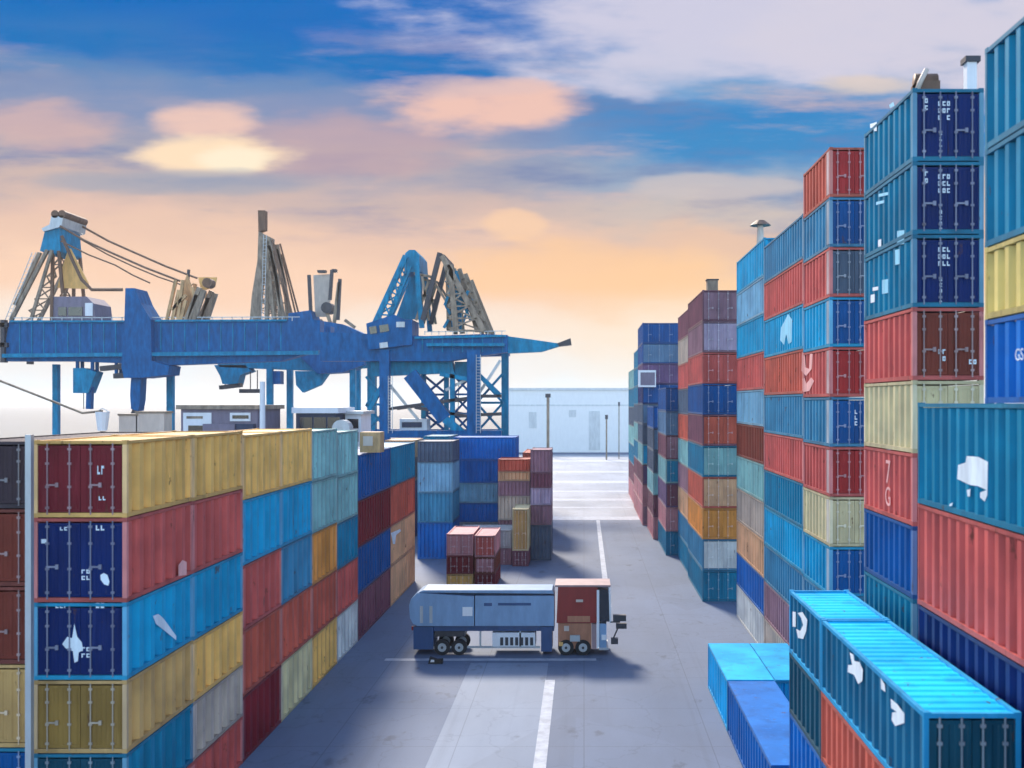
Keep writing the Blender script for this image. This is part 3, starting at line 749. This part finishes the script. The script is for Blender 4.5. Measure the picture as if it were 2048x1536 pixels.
c.prism('switch_house', 'white', [(795, 838), (850, 838), (850, 862), (795, 862)], 2, 6)
c.bars('switch_panel', 'navywall', [((800, 850), (840, 850))], .9, .2, (1.9,))
c.prism('operator_cabin', 'crane_lt', [(905, 722), (935, 722), (938, 760), (918, 766), (905, 750)], 3, 6)

truss(c, 'crane_lt', (810, 510), (745, 652), (818, 530), (770, 650), 6, .26, .5)
truss(c, 'taupe', (884, 512), (968, 662), (892, 520), (895, 660), 6, .26, -.4)
truss(c, 'taupe', (916, 535), (952, 662), (928, 545), (975, 662), 6, .24, 1.4)
truss(c, 'crane_lt', (948, 745), (948, 866), (1002, 745), (1002, 866), 2, .4, 4)
truss(c, 'crane_lt', (722, 752), (722, 866), (770, 752), (770, 866), 2, .4, 4)
ladder(c, 'steel', (958, 710), (958, 866), 26, -1.0)
ladder(c, 'steel', (783, 752), (783, 866), 20, -1.0)
stiffeners(c, 'crane_lt', 845, 1010, 20, 676, 704, -.08)
c.bars('girder_flange', 'crane_lt', [((830, 676), (1012, 672))], .35, .5, (-.3,))
c.bars('window', 'glass', [((742, 662), (756, 660)), ((762, 659), (780, 656))], 1.2, .2, (-1.1,))
c.bars('vent', 'steel', [((795, 650), (812, 650)), ((762, 692), (778, 690))], .9, .2, (-1.1,))
c.bars('hoist_rope', 'dsteel', [((912, 764), (910, 830)), ((932, 764), (930, 830))], .12, .12, (4,))
c.bars('spreader', 'crane_lt', [((902, 832), (940, 830))], .8, 2.0, (4,))

for px, dy in ((838, 5), (885, 5), (905, 0)):
    c.bars('leg', 'crane_lt', [((px, 745), (px, gy(D)))], .8, .8, (dy,))
truss(c, 'crane', (838, 750), (838, 866), (885, 750), (885, 866), 3, .4, 6)
truss(c, 'crane', (905, 750), (905, 866), (942, 750), (942, 866), 3, .35, 1)
c.bars('brace', 'steel', [((778, 770), (835, 840)), ((1000, 720), (955, 790)), ((890, 780), (946, 752))], .45, .45, (.8,))

# crane 3 (middle, behind)
D = 235.0
g = crane_thing('middle crane with a tall brown topped mast behind the blue girders', 540, D); c = CB(g, D)
c.prism('girder', 'crane_lt', [(400, 690), (730, 672), (735, 735), (640, 742), (440, 734)], 0, 4)
c.prism('mast_tip', 'brown', [(513, 419), (527, 419), (527, 458), (514, 462)], 1, 3)
c.prism('mast_head', 'taupe', [(514, 460), (524, 466), (540, 474), (540, 510), (528, 540), (512, 520)], 1, 3.5)
c.prism('lattice_panel', 'taupe', [(513, 510), (527, 510), (522, 560), (510, 640), (496, 640), (500, 590)], 1.2, 1.8)
c.bars('mast_leg', 'taupe', [((532, 480), (531, 640)), ((536, 490), (552, 560)), ((536, 480), (566, 640)), ((526, 520), (515, 640)), ((536, 540), (545, 640)), ((552, 560), (558, 640))], .75, .75, (1, 7))
c.bars('stay_cable', 'brown', [((542, 478), (582, 628)), ((545, 500), (576, 630))], .35, .35, (1, 7))
c.bars('lattice_strut', 'taupe', [((522, 560), (550, 560)), ((512, 600), (560, 600)), ((522, 560), (545, 600)), ((520, 600), (560, 636))], .3, .3, (1, 7))
c.prism('machinery_house', 'crane', [(582, 628), (625, 622), (630, 640), (690, 650), (730, 668), (732, 730), (690, 745), (640, 748), (610, 720), (580, 690)], -2, 5)
c.bars('signal_post', 'dsteel', [((618, 550), (622, 632)), ((680, 558), (676, 640)), ((664, 540), (660, 600))], .7, .7, (0,))
c.prism('lamp', 'dsteel', [(634, 540), (651, 540), (650, 545), (635, 545)], 0, 1.5)
c.prism('lamp', 'dsteel', [(663, 538), (672, 538), (672, 544), (663, 544)], 0, 1.5)
c.prism('side_panel', 'beige', [(622, 548), (656, 546), (656, 600), (648, 632), (626, 632)], 2, 2.4)
m = MB(); q = c.p(655, 616); m.tube([q + Vector((0, -1, 0)), q + Vector((0, 3, 0))], 1.3, 12); m.build('sheave', M['dsteel'], g)
c.bars('lattice_strut', 'taupe', [((678, 565), (668, 650)), ((652, 620), (668, 668)), ((640, 640), (660, 660)), ((690, 640), (710, 655))], .7, .7, (0,))
c.prism('trolley', 'crane_lt', [(428, 730), (490, 730), (502, 742), (480, 750), (475, 770), (445, 768), (440, 752)], 0, 4)
c.bars('spreader', 'dsteel', [((438, 775), (480, 770)), ((478, 782), (520, 782))], .9, 2, (1,))
c.bars('hoist_rope', 'dsteel', [((448, 768), (446, 776)), ((474, 768), (474, 774)), ((498, 742), (498, 782)), ((512, 740), (512, 782))], .18, .18, (1,))
c.prism('operator_cabin', 'crane', [(536, 742), (560, 742), (560, 768), (536, 768)], 0, 3)
c.prism('brace', 'crane_lt', [(590, 742), (660, 742), (640, 770), (605, 785), (592, 770)], 0, 2)
for px, dy in ((540, 0), (706, 0), (560, 8), (700, 8)):
    c.bars('leg', 'crane_lt', [((px, 735), (px, gy(D)))], 1.3, 1.3, (dy,))
truss(c, 'taupe', (526, 520), (515, 640), (536, 540), (545, 640), 6, .22, .6)
truss(c, 'taupe', (536, 480), (566, 640), (532, 480), (545, 640), 7, .2, 2)
ladder(c, 'steel', (530, 470), (526, 640), 24, 0)
c.bars('window', 'glass', [((640, 660), (655, 662)), ((700, 690), (715, 692))], 1.3, .2, (-2.1,))
c.bars('vent', 'steel', [((530, 678), (541, 678)), ((545, 682), (560, 682))], .9, .2, (-.1,))
# white pipe mast behind the left row
t = thing('light_mast', 'slim white mast standing between the two buildings at left', 'mast', (at(525, 118), 118, 0))
MB().tube([(0, 0, 0), (0, 0, 19.2)], .42, 10, .3).build('pole', M['white'], t)
MB().box(-.5, .5, -.5, .5, 0, .12).build('base_plate', M['steel'], t)
# cable with a white bucket at far left
t = thing('hoist_cable', 'grey cable sloping down from left edge to a white bucket', 'cable', (at(100, 60), 60, 0))
b0 = P(-60, 738, 60); b1 = P(165, 826, 60); b2 = P(205, 822, 60)
o = MB().tube([b0 - t.location, (b0 * .5 + b1 * .5) - t.location, b1 - t.location, b2 - t.location], .07, 8).build('cable', M['taupe'], t)
bk = thing('bucket', 'white tapered bucket hanging from the sloping grey cable', 'bucket', (b2.x, 60, b2.z - 1.15))
MB().tube([(0, 0, 0), (0, 0, 1.1)], .26, 10, .40).build('pail', M['white'], bk)
MB().tube([(-.4, 0, 1.08), (0, 0, 1.3), (.4, 0, 1.08)], .03, 6).build('handle', M['steel'], bk)

# ------------------------------------------------------------------ buildings behind the left row
def house(label, px0, px1, top, d, wall, roofm, depth, roof_h=.5, name='office_block'):
    x0, x1 = at(px0, d), at(px1, d); h = P(0, top, d).z
    t = thing(name, label, 'building', ((x0 + x1) / 2, d, 0)); w = (x1 - x0) / 2
    MB().box(-w, w, 0, depth, 0, h - roof_h).build('wall', M[wall], t)
    MB().box(-w - .4, w + .4, -.5, depth + .5, h - roof_h, h).build('roof', M[roofm], t)
    return t, w, h
t, w, h = house('purple grey block with flat roof behind yellow left containers', 362, 515, 810, 120, 'wall', 'taupe', 9)
f = MB().box(-w + .3, -w + 3.6, -.12, 0, h - 4.2, h - .9).build('window', M['white'], t)
MB().box(-w + .7, -w + 2.6, -.16, -.12, h - 1.6, h - 1.3).build('blind', M['taupe'], f)
MB().box(-w + .9, -w + 3.4, -.16, -.12, h - 4.0, h - 2.4).build('pane', M['glass'], f)
f = MB().box(w - 3.2, w - .8, -.12, 0, h - 1.9, h - .9).build('window', M['white'], t)
MB().box(w - 2.9, w - 1.0, -.16, -.12, h - 1.6, h - 1.2).build('pane', M['glass'], f)
MB().box(-1.5, 2.2, -1.2, -.02, h - 4.0, h - 2.2).build('plant_room', M['wall'], t)
MB().box(w - 3.6, w - .2, -.9, 0, h - 4.2, h - 2.2).build('plant_room', M['navywall'], t)
t, w, h = house('white roofed control block with a navy window band, under the cranes', 592, 672, 815, 126, 'navywall', 'white', 8, .7)
for k in range(3):
    x = -w + .5 + k * 1.7
    f = MB().box(x, x + 1.5, -.08, 0, h - 3.0, h - 1.2).build('window', M['glass'], t)
MB().box(-w - .3, w + .3, -.4, 0, h - 4.2, h - 3.4).build('ledge', M['white'], t)
MB().tube([(w + .7, -.5, h - 2.6), (w + .7, 1.5, h - 2.6)], 1.1, 14).build('tank', M['steel'], t)
t, w, h = house('narrow white hut with two dark windows next to crane legs', 690, 722, 822, 130, 'white', 'steel', 6, .4)
for z in (h - 2.2, h - 3.9): MB().box(-.7, .7, -.08, 0, z, z + 1.2).build('window', M['glass'], t)

# pale terminal at the end of the road
D = 345.0
x0, x1 = at(1012, D), at(1300, D); h = P(0, 776, D).z
t = thing('terminal_building', 'large pale white terminal hall closing the far end of road', 'building', ((x0 + x1) / 2, D, 0)); w = (x1 - x0) / 2
MB().box(-w, w, 0, 40, 0, h - .8).build('wall', M['hall'], t)
MB().box(-w - .5, w + .5, -.6, 41, h - .8, h).build('roof', M['hallgrey'], t)
cx = (x0 + x1) / 2
for (a, b, y0, y1, nm) in ((1058, 1073, 824, 856, 'window'), (1138, 1152, 820, 834, 'window'), (1178, 1200, 822, 900, 'door'), (1258, 1266, 792, 800, 'window')):
    MB().box(at(a, D) - cx, at(b, D) - cx, -.2, 0, P(0, y1, D).z, P(0, y0, D).z).build(nm, M['hallgrey'], t)
MB().box(-w, w, -.12, 0, h - 6, h - 5.6).build('trim', M['hallgrey'], t)
GM = 'dark posts before the white terminal'
for px, top, dd, wd, lab in ((1096, 795, 320, .9, 'dark blurred lamp post before the terminal, leftmost of the posts'), (1213, 838, 300, .45, 'brown grey post before the terminal, second from right'),
                         (1238, 812, 305, .3, 'thin post with square floodlight box before the terminal'), (1270, 862, 290, .4, 'short dark post before the terminal, rightmost of the posts')):
    q = P(px, top, dd); t = thing('lamp_post', lab, 'post', (q.x, dd, 0), GM)
    MB().tube([(0, 0, 0), (0, 0, q.z)], wd / 2, 8).build('pole', M['taupe'], t)
    MB().box(-wd * .9, wd * .9, -.5, .5, q.z, q.z + 1.2).build('lamp_head', M['dsteel'], t)

# ------------------------------------------------------------------ truck crossing the road
TD = 68.0
tx = lambda px: at(px, TD)
def wheel(root, x, y, r=.52, w=.3):
    wh = MB().tube([(x, y, r), (x, y + w, r)], r, 18).build('wheel', M['rubber'], root)
    rim = MB().tube([(x, y - .03, r), (x, y + .02, r)], r * .55, 14).build('rim', M['steel'], wh)
    MB().tube([(x, y - .07, r), (x, y - .03, r)], r * .18, 8).build('hub', M['dsteel'], wh)
tr = thing('truck', 'semi truck cab in dark red facing right on the road', 'truck', (tx(1160), TD, 0))
o = lambda px: tx(px) - tr.location.x
zz = lambda py: P(0, py, TD).z
MB().prism([(o(1113), zz(1246)), (o(1196), zz(1246)), (o(1196), zz(1176)), (o(1190), zz(1174)), (o(1116), zz(1174))][::-1], 0, 2.4).build('cab', M['cabred'], tr)
MB().prism([(o(1116), zz(1298)), (o(1183), zz(1298)), (o(1183), zz(1247)), (o(1116), zz(1247))][::-1], .05, 2.35).build('lower_body', M['cablow'], tr)
MB().box(o(1110), o(1221), -.06, 2.46, zz(1173.6), zz(1170)).build('roof', M['trucktop'], tr)
MB().prism([(o(1196), zz(1244)), (o(1220), zz(1244)), (o(1221), zz(1215)), (o(1218), zz(1182)), (o(1196), zz(1178))][::-1], .1, 2.3).build('windscreen', M['glass'], tr)
MB().bar((o(1221), .05, zz(1246)), (o(1219), .05, zz(1174)), .12).build('pillar', M['white'], tr)
MB().box(o(1184), o(1193), -.02, 2.4, zz(1298), zz(1248)).build('door', M['trucktop'], tr)
MB().box(o(1193.5), o(1198.5), -.04, 0, zz(1296), zz(1180)).build('grab_rail', M['white'], tr)
MB().box(o(1140), o(1160), -.15, .0, zz(1282), zz(1270)).build('fuel_tank', M['steel'], tr)
MB().box(o(1203), o(1212), -.03, .1, zz(1280), zz(1270)).build('headlight', M['white'], tr)
MB().box(o(1118), o(1126), -.03, .05, zz(1292), zz(1284)).build('marker_light', M['ochre'], tr)
MB().box(o(1199), o(1213), .1, 2.3, zz(1297), zz(1248)).build('nose', M['trail'], tr)
MB().box(o(1198), o(1217), 0, 2.4, zz(1300), zz(1296)).build('bumper', M['steel'], tr)
mi = MB().box(o(1226), o(1252), -.25, .1, zz(1241), zz(1229)).build('mirror', M['dsteel'], tr)
MB().bar((o(1221), .0, zz(1244)), (o(1240), -.1, zz(1243)), .08).build('arm', M['dsteel'], mi)
mi = MB().box(o(1232), o(1253), -.25, .1, zz(1256), zz(1246)).build('mirror', M['dsteel'], tr)
MB().bar((o(1224), .0, zz(1283)), (o(1238), -.1, zz(1250)), .09).build('arm', M['dsteel'], mi)
MB().box(o(1222), o(1236), -.2, .2, zz(1287), zz(1276)).build('step', M['dsteel'], tr)
MB().box(o(1128), o(1138), -.02, .05, zz(1262), zz(1252)).build('headlight', M['beige'], tr)
MB().box(o(1152), o(1166), -.03, 0, zz(1204), zz(1199)).build('emblem', M['beige'], tr)
MB().box(o(1135), o(1180), -.015, 0, zz(1244), zz(1232)).build('panel', M['cablow'], tr)
for px in (1132, 1166): wheel(tr, o(px), .0)
for px in (1132, 1166): wheel(tr, o(px), 2.05)
tl = thing('trailer', 'grey blue box trailer coupled behind the dark red cab', 'trailer', (tx(960), TD, 0))
o = lambda px: tx(px) - tl.location.x
MB().prism([(o(820), zz(1236)), (o(826), zz(1248)), (o(835), zz(1252)), (o(948), zz(1252)), (o(948), zz(1193)), (o(835), zz(1186)), (o(822), zz(1198)), (o(818), zz(1212))], 0, 2.4).build('tank_end', M['trail'], tl)
MB().box(o(950), o(1108), .03, 2.4, zz(1252), zz(1192)).build('box_body', M['trail'], tl)
MB().prism([(o(836), zz(1185.5)), (o(1108), zz(1188)), (o(1104), zz(1181)), (o(846), zz(1181))], .1, 2.3).build('roof', M['trail'], tl)
MB().box(o(925), o(945), -.02, 0, zz(1232), zz(1214)).build('hatch', M['white'], tl)
for px in (843, 862): MB().box(o(px) - .1, o(px) + .1, -.03, 0, zz(1246), zz(1212)).build('rib', M['steel'], tl)
MB().box(o(968), o(984), 0, .03, zz(1212), zz(1206)).build('vent', M['trail2'], tl)
MB().box(o(996), o(1062), 0, .03, zz(1211), zz(1206)).build('vent', M['trail2'], tl)
MB().box(o(832), o(1108), .3, 2.1, zz(1264), zz(1253)).build('chassis', M['trail2'], tl)
MB().box(o(826), o(866), .15, 2.2, zz(1300), zz(1254)).build('rear_skirt', M['trail2'], tl)
MB().box(o(1082), o(1104), .1, 2.2, zz(1304), zz(1254)).build('landing_leg', M['trail2'], tl)
MB().box(o(984), o(1070), .2, 2.0, zz(1296), zz(1267)).build('generator', M['white'], tl)
gq = MB()
for k in range(7): gq.box(o(1000 + k * 10), o(1006 + k * 10), .16, .2, zz(1292), zz(1276))
gq.build('grille', M['dsteel'], tl)
MB().bar((o(866), .25, zz(1296)), (o(1080), .25, zz(1296)), .12).build('side_guard', M['steel'], tl)
for px in (960, 1040): MB().box(o(px) - .06, o(px) + .06, .2, .3, zz(1296), zz(1264)).build('guard_bracket', M['steel'], tl)
MB().box(o(822), o(830), .2, .3, zz(1262), zz(1254)).build('tail_light', M['cabred'], tl)
for px in (884, 918): wheel(tl, o(px), .05)
for px in (884, 918): wheel(tl, o(px), 2.0)
MB().box(o(868), o(928), .4, 2.0, zz(1276), zz(1265)).build('axle_frame', M['dsteel'], tl)
t = thing('wheel_chock', 'small black and white chock lying on road before the trailer', 'chock', (at(870, 65.8), 65.8, 0))
MB().prism([(-.45, 0), (.48, 0), (.48, .28), (.1, .25), (-.35, .4)], 0, .4).build('wedge', M['rubber'], t)
MB().prism([(-.3, .12), (-.05, .12), (-.05, .26), (-.25, .28)], -.02, 0).build('stripe', M['white'], t)

# ------------------------------------------------------------------ haze
hz = MB().box(-2500, 2500, -320, 4100, -1.6, 47)
hm = bpy.data.materials.new('haze'); hm.use_nodes = True
tt = hm.node_tree; tt.nodes.clear()
out = N(tt, 'ShaderNodeOutputMaterial'); pv = N(tt, 'ShaderNodeVolumePrincipled')
pv.inputs['Color'].default_value = (0.95, 0.97, 1.0, 1)
pv.inputs['Density'].default_value = 0.0001
pv.inputs['Anisotropy'].default_value = 0.45
tt.links.new(pv.outputs[0], out.inputs['Volume'])
ho = hz.build('haze', hm); ho['kind'] = 'stuff'

# ------------------------------------------------------------------ sun and sky
SUN_EL, SUN_AZ = R(36), R(-17)          # azimuth from +Y (ahead) towards +X
sd = Vector((math.sin(SUN_AZ) * math.cos(SUN_EL), math.cos(SUN_AZ) * math.cos(SUN_EL), math.sin(SUN_EL)))
sun = bpy.data.lights.new('sun', 'SUN'); sun.energy = 2.0; sun.angle = R(10); sun.color = (1.0, 0.87, 0.72)
so = bpy.data.objects.new('sun', sun); col.objects.link(so)
so.rotation_euler = sd.to_track_quat('Z', 'Y').to_euler()
so.location = (0, 60, 80)

w = bpy.data.worlds.new('World'); scene.world = w; w.use_nodes = True
t = w.node_tree; t.nodes.clear()
out = N(t, 'ShaderNodeOutputWorld'); bg = N(t, 'ShaderNodeBackground')
STR = 0.15
EXPO = 1.6
bg.inputs['Strength'].default_value = STR
t.links.new(bg.outputs[0], out.inputs['Surface'])
sky = N(t, 'ShaderNodeTexSky'); sky.sky_type = 'NISHITA'; sky.sun_disc = False
sky.sun_elevation = SUN_EL; sky.sun_rotation = SUN_AZ
tc = N(t, 'ShaderNodeTexCoord')
sp = N(t, 'ShaderNodeSeparateXYZ'); t.links.new(tc.outputs['Generated'], sp.inputs[0])
X, Y, Z = sp.outputs
yy = math_(t, 'MAXIMUM', Y, 0.05)
u = math_(t, 'DIVIDE', X, yy); v = math_(t, 'DIVIDE', Z, yy)
uv = N(t, 'ShaderNodeCombineXYZ')
put(t, uv.inputs[0], u); put(t, uv.inputs[1], v)
nz = noise(t, mapping(t, uv.outputs[0], (1.0, 2.6, 1)), 7.0, 6, 0.5)
nz2 = noise(t, mapping(t, uv.outputs[0], (1.0, 4.5, 1)), 14.0, 5, 0.6)
hyp = math_(t, 'SQRT', math_(t, 'ADD', math_(t, 'MULTIPLY', X, X), math_(t, 'MULTIPLY', Y, Y)))
vh = math_(t, 'MULTIPLY', math_(t, 'DIVIDE', Z, math_(t, 'MAXIMUM', hyp, 0.02)), 1.06)
vn = math_(t, 'ADD', vh, math_(t, 'MULTIPLY_ADD', nz, 0.09, -0.045))
V = lambda py: (VY - py) / F
def ramp(stops):
    n = t.nodes.new('ShaderNodeValToRGB'); n.color_ramp.interpolation = 'EASE'
    put(t, n.inputs[0], math_(t, 'MULTIPLY', vn, 2.0, clamp=True))
    e = n.color_ramp.elements
    while len(e) > 1: e.remove(e[-1])
    stops = sorted(((max(0, min(1, V(py) * 2.0)), c) for py, c in stops))
    e[0].position = stops[0][0]; e[0].color = (*srgb(*stops[0][1]), 1)
    for p, cc in stops[1:]:
        k = e.new(p); k.color = (*srgb(*cc), 1)
    return n.outputs[0]
left = ramp([(805, (232, 246, 255)), (740, (240, 240, 240)), (660, (250, 232, 216)), (560, (251, 212, 184)), (460, (236, 200, 178)), (390, (205, 182, 176)), (320, (168, 165, 180)), (240, (150, 156, 184)), (170, (92, 136, 188)), (110, (10, 114, 190)), (20, (0, 108, 192)), (-150, (0, 100, 186))])
right = ramp([(805, (236, 246, 252)), (740, (248, 240, 228)), (660, (253, 234, 212)), (560, (253, 212, 170)), (470, (232, 196, 172)), (400, (205, 192, 186)), (340, (150, 172, 198)), (270, (58, 140, 200)), (200, (50, 136, 200)), (120, (110, 160, 208)), (20, (150, 175, 215)), (-150, (60, 125, 200))])
skyc = mixc(t, sstep(t, u, -0.12, 0.10), left, right)
wis = noise(t, mapping(t, uv.outputs[0], (1.0, 6.0, 1)), 3.2, 8, 0.62)
band = math_(t, 'MULTIPLY', sstep(t, v, 0.12, 0.22), sstep(t, v, 0.40, 0.28))
skyc = mixc(t, math_(t, 'MULTIPLY', math_(t, 'MULTIPLY', sstep(t, wis, 0.50, 0.70), band), 0.55), skyc, srgb(236, 196, 180))
skyc = mixc(t, math_(t, 'MULTIPLY', math_(t, 'MULTIPLY', sstep(t, wis, 0.52, 0.34), band), 0.70), skyc, srgb(112, 132, 178))
def blob(px, py, rx, ry, colour, amt=1.0, edge=0.85, nmul=3.2, fine=1.2):
    global skyc
    du = math_(t, 'DIVIDE', math_(t, 'SUBTRACT', u, (px - VX) / F), rx / F)
    dv = math_(t, 'DIVIDE', math_(t, 'SUBTRACT', v, V(py)), ry / F)
    r2 = math_(t, 'ADD', math_(t, 'MULTIPLY', du, du), math_(t, 'MULTIPLY', dv, dv))
    r2 = math_(t, 'ADD', r2, math_(t, 'MULTIPLY_ADD', nz, nmul, -nmul / 2))
    r2 = math_(t, 'ADD', r2, math_(t, 'MULTIPLY_ADD', nz2, fine, -fine / 2))
    f = math_(t, 'MULTIPLY', sstep(t, r2, 1.0 + edge * .5, 1.0 - edge), amt)
    skyc = mixc(t, f, skyc, srgb(*colour))
blob(1500, 40, 620, 140, (208, 206, 226), .95)
blob(2000, 60, 500, 150, (212, 208, 224), .95)
blob(1330, 140, 130, 60, (205, 205, 225), .8)
blob(330, 200, 520, 55, (120, 145, 188), .6)
blob(760, 230, 260, 60, (135, 148, 186), .6)
blob(640, 300, 260, 70, (205, 170, 170), .6)
blob(90, 250, 170, 48, (222, 184, 176), .7)
blob(960, 215, 190, 52, (243, 198, 182), .95)
blob(890, 175, 170, 24, (222, 192, 190), .7)
blob(410, 240, 110, 36, (238, 200, 186), .95)
blob(430, 312, 160, 42, (255, 226, 192), 1.0)
blob(470, 318, 80, 26, (255, 240, 212), .9)
blob(380, 365, 300, 26, (160, 166, 182), .7)
blob(1030, 450, 60, 34, (250, 208, 172), .8)
blob(1130, 540, 330, 60, (255, 206, 158), .7)
blob(1450, 372, 200, 26, (204, 194, 194), .75)
blob(1740, 172, 110, 22, (222, 206, 196), .8)
painted = t.nodes.new('ShaderNodeVectorMath'); painted.operation = 'SCALE'
t.links.new(skyc, painted.inputs[0]); painted.inputs['Scale'].default_value = 2 ** -EXPO / STR
front = math_(t, 'MULTIPLY', sstep(t, Y, -0.25, 0.2), sstep(t, Z, 0.75, 0.45))
final = mixc(t, front, sky.outputs[0], painted.outputs[0])
t.links.new(final, bg.inputs['Color'])

# ------------------------------------------------------------------ render look
scene.view_settings.view_transform = 'Standard'
scene.view_settings.look = 'None'
scene.view_settings.exposure = EXPO
scene.view_settings.gamma = 1.0
scene.cycles.use_denoising = True
scene.cycles.max_bounces = 6
scene.cycles.volume_bounces = 1
